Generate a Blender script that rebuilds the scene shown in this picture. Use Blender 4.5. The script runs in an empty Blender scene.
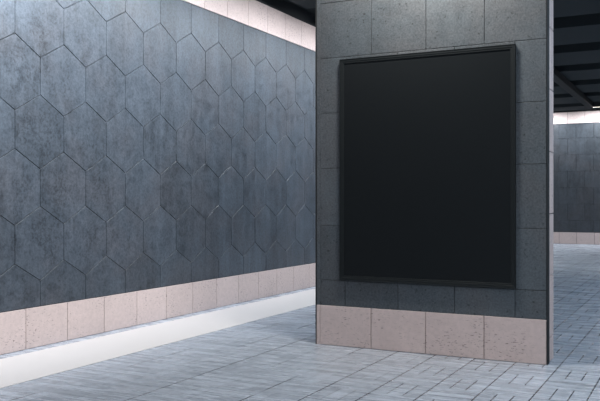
import bpy, bmesh, math, random
from mathutils import Vector
random.seed(7)
scene = bpy.context.scene
C = scene.collection

# ------------------------------------------------------------------ numbers (metres)
CAM_H = 1.5
WALL_X = -6.105            # face of the hexagon wall
PIL_Y = 7.430              # front face of the pillar
PIL_L, PIL_R = -3.624, -1.281
FAR_Y = 28.98
BASE_H = 0.415
FR0, FR1 = 4.15, 4.585     # light frieze band
BEAM_Z, CEIL_Z = 4.60, 4.80
TILE = 0.58
Y_NEAR = -4.0
X_RIGHT = 9.0

# ------------------------------------------------------------------ materials
def new_mat(name):
    m = bpy.data.materials.new(name); m.use_nodes = True
    nt = m.node_tree
    b = nt.nodes['Principled BSDF']
    return m, nt, b

class NB:
    """small node-building helper"""
    def __init__(s, nt): s.nt = nt
    def n(s, t, **kw):
        nd = s.nt.nodes.new(t)
        for k, v in kw.items(): setattr(nd, k, v)
        return nd
    def put(s, sock, v):
        if isinstance(v, bpy.types.NodeSocket): s.nt.links.new(v, sock)
        else: sock.default_value = v
    def math(s, op, a, b=None, c=None, clamp=False):
        nd = s.n('ShaderNodeMath', operation=op); nd.use_clamp = clamp
        s.put(nd.inputs[0], a)
        if b is not None: s.put(nd.inputs[1], b)
        if c is not None: s.put(nd.inputs[2], c)
        return nd.outputs[0]
    def noise(s, vec, scale, detail=4.0, rough=0.55, dist=0.0):
        nd = s.n('ShaderNodeTexNoise')
        s.nt.links.new(vec, nd.inputs['Vector'])
        nd.inputs['Scale'].default_value = scale
        nd.inputs['Detail'].default_value = detail
        nd.inputs['Roughness'].default_value = rough
        nd.inputs['Distortion'].default_value = dist
        return nd.outputs['Fac']
    def ramp(s, v, lo, hi, a=0.0, b=1.0):
        nd = s.n('ShaderNodeMapRange'); nd.interpolation_type = 'SMOOTHSTEP'
        s.put(nd.inputs[0], v)
        for i, q in zip((1, 2, 3, 4), (lo, hi, a, b)): nd.inputs[i].default_value = q
        return nd.outputs[0]
    def mix(s, f, a, b, mode='MIX'):
        nd = s.n('ShaderNodeMix', data_type='RGBA', blend_type=mode)
        s.put(nd.inputs[0], f); s.put(nd.inputs[6], a); s.put(nd.inputs[7], b)
        return nd.outputs[2]
    def grey(s, v):
        nd = s.n('ShaderNodeCombineColor')
        for i in range(3): s.put(nd.inputs[i], v)
        return nd.outputs[0]
    def objco(s, scale=(1, 1, 1)):
        t = s.n('ShaderNodeTexCoord'); mp = s.n('ShaderNodeMapping')
        mp.inputs['Scale'].default_value = scale
        s.nt.links.new(t.outputs['Object'], mp.inputs['Vector'])
        return mp.outputs[0]
    def tint(s):
        a = s.n('ShaderNodeAttribute'); a.attribute_name = 'tint'
        return a.outputs['Fac']
    def bump(s, bsdf, h, strength, dist=0.01):
        nd = s.n('ShaderNodeBump')
        nd.inputs['Strength'].default_value = strength
        nd.inputs['Distance'].default_value = dist
        s.nt.links.new(h, nd.inputs['Height'])
        s.nt.links.new(nd.outputs[0], bsdf.inputs['Normal'])

def stone_dark(name, col, rough=0.5, spec=0.5, speck=0.35, mottle=0.45, fscale=42.0):
    m, nt, b = new_mat(name); k = NB(nt)
    co = k.objco(); co2 = k.objco((1, 1, 0.30))
    def c0(v, lo=0.30, hi=0.70): return k.math('SUBTRACT', k.ramp(v, lo, hi), 0.5)      # stretched, centred on 0
    big = k.noise(co2, 2.2, 5, 0.6, 0.5)
    mid = k.noise(co, 8.0, 7, 0.68, 0.8)
    strk = k.noise(k.objco((1, 1, 0.12)), 14.0, 4, 0.6)
    fine = k.noise(co, fscale, 3, 0.75)
    v = k.math('MULTIPLY_ADD', c0(big), mottle * 0.55, 1.0)
    v = k.math('MULTIPLY_ADD', c0(mid), mottle * 0.75, v)
    v = k.math('MULTIPLY_ADD', c0(strk), mottle * 0.35, v)
    v = k.math('MULTIPLY_ADD', c0(fine), speck, v)
    v = k.math('MULTIPLY_ADD', k.math('SUBTRACT', k.tint(), 0.5), 0.20, v)
    bloom = k.ramp(k.noise(co, 4.5, 8, 0.78, 1.5), 0.58, 0.74)     # pale blooms
    v = k.math('MULTIPLY_ADD', bloom, mottle * 0.9, v)
    pore = k.ramp(k.noise(co, 30.0, 2, 0.5), 0.64, 0.72)           # dark pores
    v = k.math('MULTIPLY_ADD', pore, -0.9 * speck, v)
    v = k.math('MAXIMUM', v, 0.2)
    warm = k.ramp(k.noise(co, 1.6, 3), 0.4, 0.65)
    c = k.mix(warm, (*col, 1), (col[0] * 1.10, col[1] * 1.0, col[2] * 0.96, 1))
    c = k.mix(1.0, c, k.grey(v), 'MULTIPLY')
    nt.links.new(c, b.inputs['Base Color'])
    r = k.math('MULTIPLY_ADD', c0(mid), 0.16, rough)
    nt.links.new(r, b.inputs['Roughness'])
    b.inputs['Specular IOR Level'].default_value = spec
    k.bump(b, fine, 0.15, 0.004)
    return m

def concrete_pink(name, col, pits=1.0):
    m, nt, b = new_mat(name); k = NB(nt)
    co = k.objco(); cox = k.objco((0.6, 0.6, 1.9))
    big = k.noise(co, 2.2, 4, 0.6)
    mid = k.noise(co, 22.0, 5, 0.65)
    v = k.math('MULTIPLY_ADD', k.math('SUBTRACT', big, 0.5), 0.18, 1.0)
    v = k.math('MULTIPLY_ADD', k.math('SUBTRACT', mid, 0.5), 0.36, v)
    v = k.math('MULTIPLY_ADD', k.math('SUBTRACT', k.tint(), 0.5), 0.09, v)
    zone = k.ramp(k.noise(co, 3.4, 3, 0.6), 0.42, 0.62)
    pit = k.ramp(k.noise(cox, 44.0, 3, 0.6), 0.585, 0.66)
    pit = k.math('MULTIPLY', pit, k.math('MULTIPLY_ADD', zone, 0.8, 0.2))
    v = k.math('MULTIPLY_ADD', pit, -0.62 * pits, v)
    c = k.mix(1.0, (*col, 1), k.grey(v), 'MULTIPLY')
    nt.links.new(c, b.inputs['Base Color'])
    b.inputs['Roughness'].default_value = 0.75
    b.inputs['Specular IOR Level'].default_value = 0.3
    k.bump(b, k.math('MULTIPLY', pit, -1.0), 0.4, 0.004)
    return m

def plain(name, col, rough=0.5, metal=0.0, spec=0.5, var=0.06, scale=30):
    m, nt, b = new_mat(name); k = NB(nt)
    n = k.noise(k.objco(), scale, 4, 0.6)
    v = k.math('MULTIPLY_ADD', k.math('SUBTRACT', n, 0.5), var * 2, 1.0)
    nt.links.new(k.mix(1.0, (*col, 1), k.grey(v), 'MULTIPLY'), b.inputs['Base Color'])
    b.inputs['Roughness'].default_value = rough
    b.inputs['Metallic'].default_value = metal
    b.inputs['Specular IOR Level'].default_value = spec
    return m

def emitter(name, col, strength):
    m, nt, b = new_mat(name)
    b.inputs['Base Color'].default_value = (0.8, 0.8, 0.8, 1)
    b.inputs['Emission Color'].default_value = (*col, 1)
    b.inputs['Emission Strength'].default_value = strength
    return m

def floor_mat():
    """grey stone planks laid in a basket weave: square cells of three planks"""
    m, nt, b = new_mat('floor_planks'); k = NB(nt)
    t = k.n('ShaderNodeTexCoord'); sep = k.n('ShaderNodeSeparateXYZ')
    nt.links.new(t.outputs['Object'], sep.inputs[0])
    x, y = sep.outputs[0], sep.outputs[1]
    S = 0.3865
    u = k.math('DIVIDE', k.math('ADD', x, 1.17), S)
    v = k.math('DIVIDE', k.math('SUBTRACT', y, 6.14), S)
    iu, iv = k.math('FLOOR', u), k.math('FLOOR', v)
    fu, fv = k.math('SUBTRACT', u, iu), k.math('SUBTRACT', v, iv)
    par = k.math('FLOORED_MODULO', k.math('ADD', iu, iv), 2.0)      # 0: planks along y, 1: planks along x
    def edge(f, n):                       # distance (m) to nearest line of n equal divisions
        q = k.math('FRACT', k.math('MULTIPLY', f, float(n)))
        d = k.math('MINIMUM', q, k.math('SUBTRACT', 1.0, q))
        return k.math('MULTIPLY', d, S / n)
    lw = 0.0058
    def line(d, w): return k.ramp(d, w * 0.75, w * 1.25, 1.0, 0.0)
    # every third seam is open along its whole length; in the left part the others close up in places
    iline = k.math('ROUND', u)
    third = k.math('COMPARE', k.math('FLOORED_MODULO', iline, 3.0), 2.0, 0.25)
    part_open = k.ramp(k.noise(k.objco((2.2, 0.9, 1)), 1.0, 2), 0.46, 0.54, 0.30, 1.0)
    lvis = k.math('MAXIMUM', third, k.math('MAXIMUM', part_open, k.ramp(x, -2.75, -2.5)))
    longl = k.math('MULTIPLY', line(edge(fu, 1), lw), lvis)
    # open seams between the short planks: tight in the left part of the hall and in worn patches
    fade = k.math('ADD', x, k.math('MULTIPLY_ADD', k.noise(k.objco(), 0.8, 2), 1.6, -0.8))
    vis = k.ramp(fade, -2.75, -2.15, 0.25, 1.0)
    vis = k.math('MULTIPLY', vis, k.ramp(k.noise(k.objco(), 1.7, 3), 0.30, 0.42, 0.35, 1.0))
    segy = k.math('MULTIPLY', line(edge(fu, 3), lw * 0.9), k.math('SUBTRACT', 1.0, par))
    segx = k.math('MULTIPLY', line(edge(fv, 3), lw * 0.8), par)
    crossl = line(edge(fv, 1), lw * 0.8)
    lines = k.math('MAXIMUM', longl, k.math('MULTIPLY', segy, vis))
    soft = k.math('MULTIPLY', k.math('MAXIMUM', segx, crossl), 0.55)
    lines = k.math('MAXIMUM', lines, soft)
    # plank id -> slight tone change
    pu = k.math('FLOOR', k.math('MULTIPLY', fu, 3.0)); pv = k.math('FLOOR', k.math('MULTIPLY', fv, 3.0))
    pid = k.mix(par, k.grey(pu), k.grey(pv))
    cb = k.n('ShaderNodeCombineXYZ'); nt.links.new(iu, cb.inputs[0]); nt.links.new(iv, cb.inputs[1])
    sp = k.n('ShaderNodeSeparateColor'); nt.links.new(pid, sp.inputs[0]); nt.links.new(sp.outputs[0], cb.inputs[2])
    wn = k.n('ShaderNodeTexWhiteNoise'); wn.noise_dimensions = '3D'; nt.links.new(cb.outputs[0], wn.inputs['Vector'])
    # grain: streaks that run across the hall, plus mottling
    g1 = k.noise(k.objco((0.55, 5.0, 1)), 2.2, 6, 0.62, 0.3)
    g2 = k.noise(k.objco((1.6, 16.0, 1)), 2.5, 4, 0.6, 0.3)
    g3 = k.noise(k.objco((0.8, 1.2, 1)), 11.0, 7, 0.78, 0.6)
    val = k.math('MULTIPLY_ADD', k.math('SUBTRACT', g1, 0.5), 1.1, 1.03)
    val = k.math('MULTIPLY_ADD', k.math('SUBTRACT', g2, 0.5), 0.7, val)
    val = k.math('MULTIPLY_ADD', k.math('SUBTRACT', g3, 0.5), 1.25, val)
    val = k.math('MULTIPLY_ADD', k.math('SUBTRACT', wn.outputs['Value'], 0.5), 0.16, val)
    val = k.math('MAXIMUM', val, 0.35)
    base = k.mix(1.0, (*FLOOR_COL, 1), k.grey(val), 'MULTIPLY')
    c = k.mix(k.math('MULTIPLY', lines, 0.95), base, (0.035, 0.037, 0.042, 1))
    nt.links.new(c, b.inputs['Base Color'])
    r = k.math('MULTIPLY_ADD', k.math('SUBTRACT', g1, 0.5), 0.25, 0.27)
    nt.links.new(k.math('MAXIMUM', r, 0.18), b.inputs['Roughness'])
    b.inputs['Specular IOR Level'].default_value = 0.5
    k.bump(b, k.math('SUBTRACT', k.math('MULTIPLY', g3, 0.15), lines), 0.25, 0.003)
    return m

FLOOR_COL = (0.328, 0.357, 0.405)
M_HEX = stone_dark('slate_hexagon', (0.048, 0.058, 0.072), 0.45, 0.5, 0.60, 0.62, 30.0)
M_PIL = stone_dark('slate_panel', (0.061, 0.072, 0.081), 0.55, 0.4, 0.52, 0.20, 52.0)
M_FAR = stone_dark('slate_far', (0.034, 0.040, 0.048), 0.48, 0.5, 0.35, 0.50)
M_PINK = concrete_pink('pink_concrete', (0.550, 0.442, 0.415))
M_FLOOR = floor_mat()
M_GROUT = plain('dark_joint', (0.018, 0.019, 0.021), 0.8)
M_PJOINT = plain('pink_joint', (0.16, 0.125, 0.12), 0.8)
M_WHITE = plain('white_band', (0.545, 0.510, 0.497), 0.5, var=0.02, scale=6)
M_TRIM = plain('black_metal_trim', (0.026, 0.027, 0.028), 0.75, 0.0, 0.1)
M_FRAME = plain('charcoal_frame', (0.0095, 0.0120, 0.0130), 0.6, spec=0.15)
M_SCREEN = plain('black_screen', (0.0104, 0.0122, 0.0134), 0.36, spec=0.07)
M_CEIL = plain('dark_ceiling', (0.020, 0.024, 0.026), 0.85, spec=0.1)
M_BEAM = plain('dark_beam', (0.040, 0.046, 0.049), 0.8, spec=0.1)
M_DUCT = plain('black_duct', (0.012, 0.013, 0.014), 0.6, spec=0.2)
M_HOUS = plain('lamp_housing', (0.03, 0.03, 0.032), 0.5)
M_GLOW = emitter('lamp_diffuser', (1.0, 0.93, 0.80), 2.5)

# ------------------------------------------------------------------ mesh helpers
def box(bm, x0, x1, y0, y1, z0, z1, bev=0.0):
    vs = [bm.verts.new((x, y, z)) for x in (x0, x1) for y in (y0, y1) for z in (z0, z1)]
    idx = [(0, 1, 3, 2), (4, 6, 7, 5), (0, 4, 5, 1), (2, 3, 7, 6), (0, 2, 6, 4), (1, 5, 7, 3)]
    fs = [bm.faces.new([vs[i] for i in f]) for f in idx]
    if bev > 0:
        es = list({e for f in fs for e in f.edges})
        bmesh.ops.bevel(bm, geom=es, offset=bev, segments=2, affect='EDGES', profile=0.5)

def obj(name, bm, mats, parent=None, kind=None):
    bmesh.ops.recalc_face_normals(bm, faces=bm.faces[:])
    me = bpy.data.meshes.new(name); bm.to_mesh(me); bm.free()
    for m in (mats if isinstance(mats, (list, tuple)) else [mats]): me.materials.append(m)
    o = bpy.data.objects.new(name, me); C.objects.link(o)
    if parent: o.parent = parent
    if kind: o['kind'] = kind
    return o

def tag(o, label, cat, group=None, kind=None):
    o['label'] = label; o['category'] = cat
    if group: o['group'] = group
    if kind: o['kind'] = kind
    return o

def empty(name, loc):
    o = bpy.data.objects.new(name, None); C.objects.link(o); o.location = loc
    o.empty_display_size = 0.2
    return o

def clip(poly, lo_u, hi_u, lo_v, hi_v):
    def cut(p, inside, inter):
        out = []
        for i in range(len(p)):
            a, b = p[i - 1], p[i]
            ia, ib = inside(a), inside(b)
            if ib:
                if not ia: out.append(inter(a, b))
                out.append(b)
            elif ia: out.append(inter(a, b))
        return out
    for ax, lim, sg in ((0, lo_u, 1), (0, hi_u, -1), (1, lo_v, 1), (1, hi_v, -1)):
        if len(poly) < 3: return []
        def inter(a, b, ax=ax, lim=lim):
            t = (lim - a[ax]) / (b[ax] - a[ax])
            return (a[0] + t * (b[0] - a[0]), a[1] + t * (b[1] - a[1]))
        poly = cut(poly, lambda q, ax=ax, lim=lim, sg=sg: sg * (q[ax] - lim) >= -1e-9, inter)
    out = []
    for q in poly:
        if not out or (abs(q[0] - out[-1][0]) + abs(q[1] - out[-1][1])) > 1e-5: out.append(q)
    if len(out) > 1 and abs(out[0][0] - out[-1][0]) + abs(out[0][1] - out[-1][1]) < 1e-5: out.pop()
    return out if len(out) >= 3 else []

def inset(poly, d):
    """offset the edges of a convex polygon inwards by d; None when nothing is left"""
    n = len(poly)
    area = sum(poly[i - 1][0] * poly[i][1] - poly[i][0] * poly[i - 1][1] for i in range(n)) / 2
    if area < 0: poly = poly[::-1]
    if abs(area) < 0.0006: return None
    res = []
    for i in range(n):
        p0, p1, p2 = poly[i - 1], poly[i], poly[(i + 1) % n]
        e1 = Vector((p1[0] - p0[0], p1[1] - p0[1])).normalized()
        e2 = Vector((p2[0] - p1[0], p2[1] - p1[1])).normalized()
        n1, n2 = Vector((-e1.y, e1.x)), Vector((-e2.y, e2.x))
        den = 1 + n1.dot(n2)
        if den < 0.05: return None
        s = (n1 + n2) * (d / den)
        res.append((p1[0] + s.x, p1[1] + s.y))
    return res

def tile(bm, poly, fn, gap, cham, thick, mat=0):
    """a chamfered slab on a wall: fn(u, v, d) -> point, d = depth behind the face"""
    a = inset(poly, gap / 2)
    if not a: return
    b = inset(a, cham)
    if not b: return
    lay = bm.loops.layers.float_color.get('tint') or bm.loops.layers.float_color.new('tint')
    F = [bm.verts.new(fn(u, v, 0)) for u, v in b]
    S_ = [bm.verts.new(fn(u, v, cham)) for u, v in a]
    B = [bm.verts.new(fn(u, v, thick)) for u, v in a]
    fs = [bm.faces.new(F)]
    n = len(a)
    for i in range(n):
        j = (i + 1) % n
        fs.append(bm.faces.new((F[i], S_[i], S_[j], F[j])))
        fs.append(bm.faces.new((S_[i], B[i], B[j], S_[j])))
    t = random.random()
    for f in fs:
        f.material_index = mat
        for l in f.loops: l[lay] = (t, t, t, 1)

def rect(u0, u1, v0, v1): return [(u0, v0), (u1, v0), (u1, v1), (u0, v1)]

def row(bm, fn, u0, u1, v0, v1, start, step, gap, cham, thick, mat=0):
    k = math.floor((u0 - start) / step)
    while start + k * step < u1 - 1e-6:
        a, b = max(u0, start + k * step), min(u1, start + (k + 1) * step)
        if b - a > 0.012: tile(bm, rect(a, b, v0, v1), fn, gap, cham, thick, mat)
        k += 1

# ------------------------------------------------------------------ floor
bm = bmesh.new(); box(bm, WALL_X - 0.2, X_RIGHT + 0.2, Y_NEAR, FAR_Y + 0.2, -0.2, 0.0)
obj('floor', bm, M_FLOOR, kind='structure')

bm = bmesh.new(); box(bm, -5.927, -5.012, Y_NEAR + 0.05, FAR_Y - 0.1, 0.0, 0.006, 0.002)
tag(obj('floor_band', bm, M_WHITE), 'flat white band laid on the grey floor alongside the hexagon-tiled wall', 'floor band')

# ------------------------------------------------------------------ hexagon wall
TH = 0.014
bm = bmesh.new()
box(bm, WALL_X - 0.2, WALL_X - TH, Y_NEAR, FAR_Y + 0.2, 0, CEIL_Z)
wl = obj('wall_left', bm, M_GROUT, kind='structure')
fnL = lambda u, v, d: (WALL_X - d, u, v)
s, w, y0, z0 = 0.38451, 0.33611, 5.65412, 1.64338
bm = bmesh.new()
for c in range(-14, 74):
    yc = y0 + c * w
    for q in range(-2, 4):
        zc = z0 + (3 * q if c % 2 == 0 else 3 * q + 1.5) * s
        hexa = [(yc - w, zc - s / 2), (yc, zc - s), (yc + w, zc - s / 2), (yc + w, zc + s / 2), (yc, zc + s), (yc - w, zc + s / 2)]
        p = clip(hexa, 1.0, FAR_Y, BASE_H, FR0)
        if p: tile(bm, p, fnL, 0.0065, 0.002, TH)
obj('hexagon_cladding', bm, M_HEX, wl)
bm = bmesh.new(); row(bm, lambda u, v, d: (WALL_X + 0.006 - d, u, v), 1.0, FAR_Y, FR0, FR1, 8.989 - 10 * 0.583, 0.583, 0.006, 0.002, TH + 0.006)
obj('frieze', bm, M_PINK, wl)
bm = bmesh.new(); row(bm, lambda u, v, d: (WALL_X + 0.006 - d, u, v), 1.0, FAR_Y, 0.0, BASE_H, 5.792 - 10 * 0.583, 0.583, 0.007, 0.002, TH + 0.006)
obj('base_panel_row', bm, M_PINK, wl)

# ------------------------------------------------------------------ far wall
bm = bmesh.new(); box(bm, WALL_X - 0.2, X_RIGHT + 0.2, FAR_Y + TH, FAR_Y + 0.2, 0, CEIL_Z)
wf = obj('wall_back', bm, M_GROUT, kind='structure')
fnF = lambda u, v, d: (u, FAR_Y + d, v)
bm = bmesh.new()
for i, (a, b) in enumerate([(BASE_H, 0.83), (0.83, 1.41), (1.41, 1.99), (1.99, 2.57), (2.57, 3.15), (3.15, 3.73), (3.73, 4.25)]):
    row(bm, fnF, WALL_X, X_RIGHT, a, b, -4.57 + (i % 2) * 0.29, 0.58, 0.007, 0.002, TH)
obj('rectangular_cladding', bm, M_FAR, wf)
bm = bmesh.new(); row(bm, fnF, WALL_X, X_RIGHT, 4.25, 4.66, -4.28, 0.58, 0.008, 0.002, TH)
obj('frieze', bm, M_PINK, wf)
bm = bmesh.new(); row(bm, fnF, WALL_X, X_RIGHT, 0, BASE_H, -4.565, 0.59, 0.010, 0.002, TH)
obj('base_panel_row', bm, M_PINK, wf)

# wall on the far side of the hall, outside the picture
bm = bmesh.new(); box(bm, X_RIGHT, X_RIGHT + 0.2, Y_NEAR, FAR_Y + 0.2, 0, CEIL_Z)
obj('wall_right', bm, M_FAR, kind='structure')

# ------------------------------------------------------------------ ceiling with its beams
bm = bmesh.new(); box(bm, WALL_X - 0.2, X_RIGHT + 0.2, Y_NEAR, FAR_Y + 0.2, CEIL_Z, CEIL_Z + 0.2)
ceil = obj('ceiling', bm, M_CEIL, kind='structure')
for k in range(-7, 6):
    ya = 14.60 + k * 2.455
    bm = bmesh.new(); box(bm, WALL_X + 0.42, X_RIGHT, ya, ya + (1.58 if k < 5 else 1.08), BEAM_Z, CEIL_Z)
    obj('beam', bm, M_BEAM, ceil)

# ------------------------------------------------------------------ pillar
pil = empty('pillar', ((PIL_L + PIL_R) / 2, PIL_Y + 0.19, 0))
tag(pil, 'wide free-standing pillar of dark stone panels on a pink concrete base, carrying the black board', 'pillar', kind='thing')
def loc(o):                                      # parts are modelled in world space
    o.matrix_parent_inverse = pil.matrix_world.inverted(); return o
pil_inv = Vector(pil.location)
def part(name, bm, m):
    bmesh.ops.translate(bm, verts=bm.verts[:], vec=-pil_inv)
    return obj(name, bm, m, pil)
ZT = BEAM_Z - 0.001
bm = bmesh.new()
box(bm, PIL_L + 0.006, PIL_R - 0.006, PIL_Y + 0.013, PIL_Y + 0.105, 0, ZT)
part('core', bm, M_GROUT)
fnP = lambda u, v, d: (u, PIL_Y + d, v)
bm = bmesh.new()
rows = [(BASE_H - 0.003, 0.680, 1), (0.680, 1.250, 0), (1.250, 1.847, 1), (1.847, 2.422, 0), (2.422, 2.998, 1), (2.998, 3.576, 0), (3.576, 4.15, 1), (4.15, ZT, 0)]
for a, b, st in rows:
    tile(bm, rect(PIL_L, PIL_L + 0.0425, a, b), fnP, 0.0012, 0.0005, 0.013)
    row(bm, fnP, PIL_L + 0.041, PIL_R, a, b, -3.583 + 0.284 * st, 0.5765 if not st else 0.5775, 0.0048, 0.0015, 0.013)
part('stone_cladding', bm, M_PIL)
fnB = lambda u, v, d: (u, PIL_Y - 0.006 + d, v)
bm = bmesh.new()
tile(bm, rect(PIL_L, PIL_L + 0.038, 0, BASE_H), fnB, 0.003, 0.001, 0.019)
row(bm, fnB, PIL_L + 0.038, PIL_R, 0, BASE_H, -3.586, 0.5765, 0.006, 0.003, 0.019)
part('base_panel_row', bm, M_PINK)
for xa, xb in ((PIL_L - 0.014, PIL_L), (PIL_R, PIL_R + 0.008)):
    bm = bmesh.new(); box(bm, xa, xb, PIL_Y - 0.004, PIL_Y + 0.105, 0, ZT)
    part('corner_trim', bm, M_TRIM)
# pale side slabs behind the dark front
bm = bmesh.new()
YS0, YS1 = PIL_Y + 0.105, PIL_Y + 0.352
box(bm, PIL_L + 0.02, PIL_R - 0.016, YS0, YS1, 0, ZT)
part('rear_core', bm, M_PJOINT)
fnS = lambda u, v, d: (PIL_R + 0.004 - d, u, v)
fnS2 = lambda u, v, d: (PIL_L - 0.004 + d, u, v)
zs = [0, 0.225, 0.807, 1.385, 1.965, 2.552, 3.127, 3.705, 4.285, ZT]
for f in (fnS, fnS2):
    bm = bmesh.new()
    for a, b in zip(zs, zs[1:]):
        tile(bm, rect(YS0, YS0 + 0.145, a, b), f, 0.008, 0.002, 0.02)
        tile(bm, rect(YS0 + 0.145, YS1, a, b), f, 0.008, 0.002, 0.02)
    part('side_cladding', bm, M_PINK)

# ------------------------------------------------------------------ display board on the pillar
BX0, BX1, BZ0, BZ1 = -3.347, -1.557, 0.690, 2.966
YF, YB = 7.395, PIL_Y
board = empty('display_board', ((BX0 + BX1) / 2, YB, BZ0))
tag(board, 'large blank black display board in a charcoal frame mounted on the stone pillar', 'display board')
binv = Vector(board.location)
def bpart(name, bm, m):
    bmesh.ops.translate(bm, verts=bm.verts[:], vec=-binv)
    return obj(name, bm, m, board)
bm = bmesh.new()
def ring(x0, x1, z0, z1, y): return [bm.verts.new(p) for p in ((x0, y, z0), (x1, y, z0), (x1, y, z1), (x0, y, z1))]
fw = 0.045
prof = [(0.0, YB - 0.001), (0.0, YF), (0.005, YF), (0.007, YF + 0.003), (0.026, YF + 0.003), (0.029, YF + 0.006), (fw - 0.003, YF + 0.006), (fw, YF + 0.009), (fw, YF + 0.014)]
rings = [ring(BX0 + o, BX1 - o, BZ0 + o, BZ1 - o, y) for o, y in prof]
for A, B in zip(rings, rings[1:]):
    for i in range(4):
        j = (i + 1) % 4
        bm.faces.new((A[i], A[j], B[j], B[i]))
bpart('frame', bm, M_FRAME)
bm = bmesh.new(); box(bm, BX0 + fw - 0.003, BX1 - fw + 0.003, YF + 0.013, YF + 0.020, BZ0 + fw - 0.003, BZ1 - fw + 0.003)
bpart('screen', bm, M_SCREEN)
bm = bmesh.new(); box(bm, BX0 + 0.01, BX1 - 0.01, YF + 0.021, YB - 0.001, BZ0 + 0.01, BZ1 - 0.01)
bpart('back_box', bm, M_TRIM)

# ------------------------------------------------------------------ duct and far lamp under the beams
bm = bmesh.new(); box(bm, -3.26, -3.06, 9.5, 26.3, 4.44, 4.598, 0.006)
tag(obj('ceiling_duct', bm, M_DUCT), 'straight black duct running under the dark ceiling beams beyond the pillar', 'duct')

def lamp(name, x0, x1, y0_, y1_, z, label, energy, col, cat='lamp', group=None, tilt=0.0, h=0.05, spread=180, off=None, glow=None):
    """linear lamp: dark housing, glowing diffuser, and the light it gives"""
    cx, cy = (x0 + x1) / 2, (y0_ + y1_) / 2
    r = empty(name, (cx, cy, z)); tag(r, label, cat, group)
    r.rotation_euler = (0, tilt, 0)
    a, b_ = (x1 - x0) / 2, (y1_ - y0_) / 2
    bm = bmesh.new(); box(bm, -a, a, -b_, b_, 0.006, h, 0.004); obj('housing', bm, M_HOUS, r)
    bm = bmesh.new(); box(bm, -a + 0.008, a - 0.008, -b_ + 0.008, b_ - 0.008, 0.0, 0.006); obj('diffuser', bm, glow or M_GLOW, r)
    ld = bpy.data.lights.new(name + '_light', 'AREA'); ld.shape = 'RECTANGLE'
    ld.size, ld.size_y = 2 * a, 2 * b_; ld.energy = energy; ld.color = col; ld.spread = math.radians(spread)
    lo = bpy.data.objects.new(name + '_light', ld); C.objects.link(lo); lo.parent = r; lo.location = (0, 0, -0.004)
    return r

COOL = (0.86, 0.93, 1.0); NEUT = (1.0, 0.98, 0.93); SKY = (0.80, 0.89, 1.0)
lamp('ceiling_lamp', -3.08, -1.2, 25.88, 25.94, 4.43, 'slim glowing lamp bar under the ceiling at the end of the black duct', 12, NEUT, h=0.168)
# wall washers beside the hexagon wall (above the picture and behind the pillar)
for i in range(14):
    ya = 1.2 + i * 1.75
    lamp('wall_washer', -4.68, -4.58, ya, ya + 1.3, 4.53, 'slim ceiling wall washer beside the hexagon-tiled wall', 108 if ya < 6 else 52, COOL, 'lamp', 'wall washers along the hexagon wall', tilt=1.0 if ya < 6 else 0.60, spread=130)
# washers tucked behind the last beam by the far wall
for i in range(7):
    xa = -5.6 + i * 2.0
    lamp('wall_washer', xa, xa + 0.9, 28.14, 28.22, 4.70, 'slim lamp tucked behind the last ceiling beam by the end wall', 105, COOL, 'lamp', 'lamps by the end wall')
# downlight in front of the pillar
lamp('downlight', -2.85, -2.05, 6.70, 6.82, 4.54, 'slim ceiling lamp above the front of the pillar', 128, NEUT, h=0.258)
# unseen lamp rows added to light the open hall and the hexagon wall
for j, x in enumerate((0.9, 4.2)):
    for i in range(6):
        ya = -2.5 + i * 5.0
        lamp('fill_lamp_bar', x - 0.12, x + 0.12, ya, ya + 3.6, 4.50, 'long unseen lamp bar added as fill light over the open hall', 165 if ya < 2 else (100 if ya < 5 else (15 if ya > 20 or j else 112)), COOL if ya < 5 else (0.53, 0.76, 1.0), 'lamp', 'added fill lamp bars over the open hall')

# ------------------------------------------------------------------ daylight through the open front of the hall
wd = bpy.data.worlds.new('sky'); scene.world = wd; wd.use_nodes = True
bg = wd.node_tree.nodes['Background']; bg.inputs[0].default_value = (0.62, 0.76, 1.0, 1); bg.inputs[1].default_value = 0.55

# ------------------------------------------------------------------ camera
cam = bpy.data.cameras.new('camera'); co = bpy.data.objects.new('camera', cam); C.objects.link(co)
co.location = (0, 0, CAM_H)
co.rotation_euler = (math.pi / 2 + 0.00123, 0, 0.47526)
cam.sensor_width = 36; cam.lens = 784.44 / 600 * 36
cam.clip_start = 0.05; cam.clip_end = 200
scene.camera = co
scene.view_settings.view_transform = 'Standard'; scene.view_settings.look = 'None'
scene.view_settings.gamma = 1; scene.view_settings.use_curve_mapping = False
scene.view_settings.exposure = 0.0
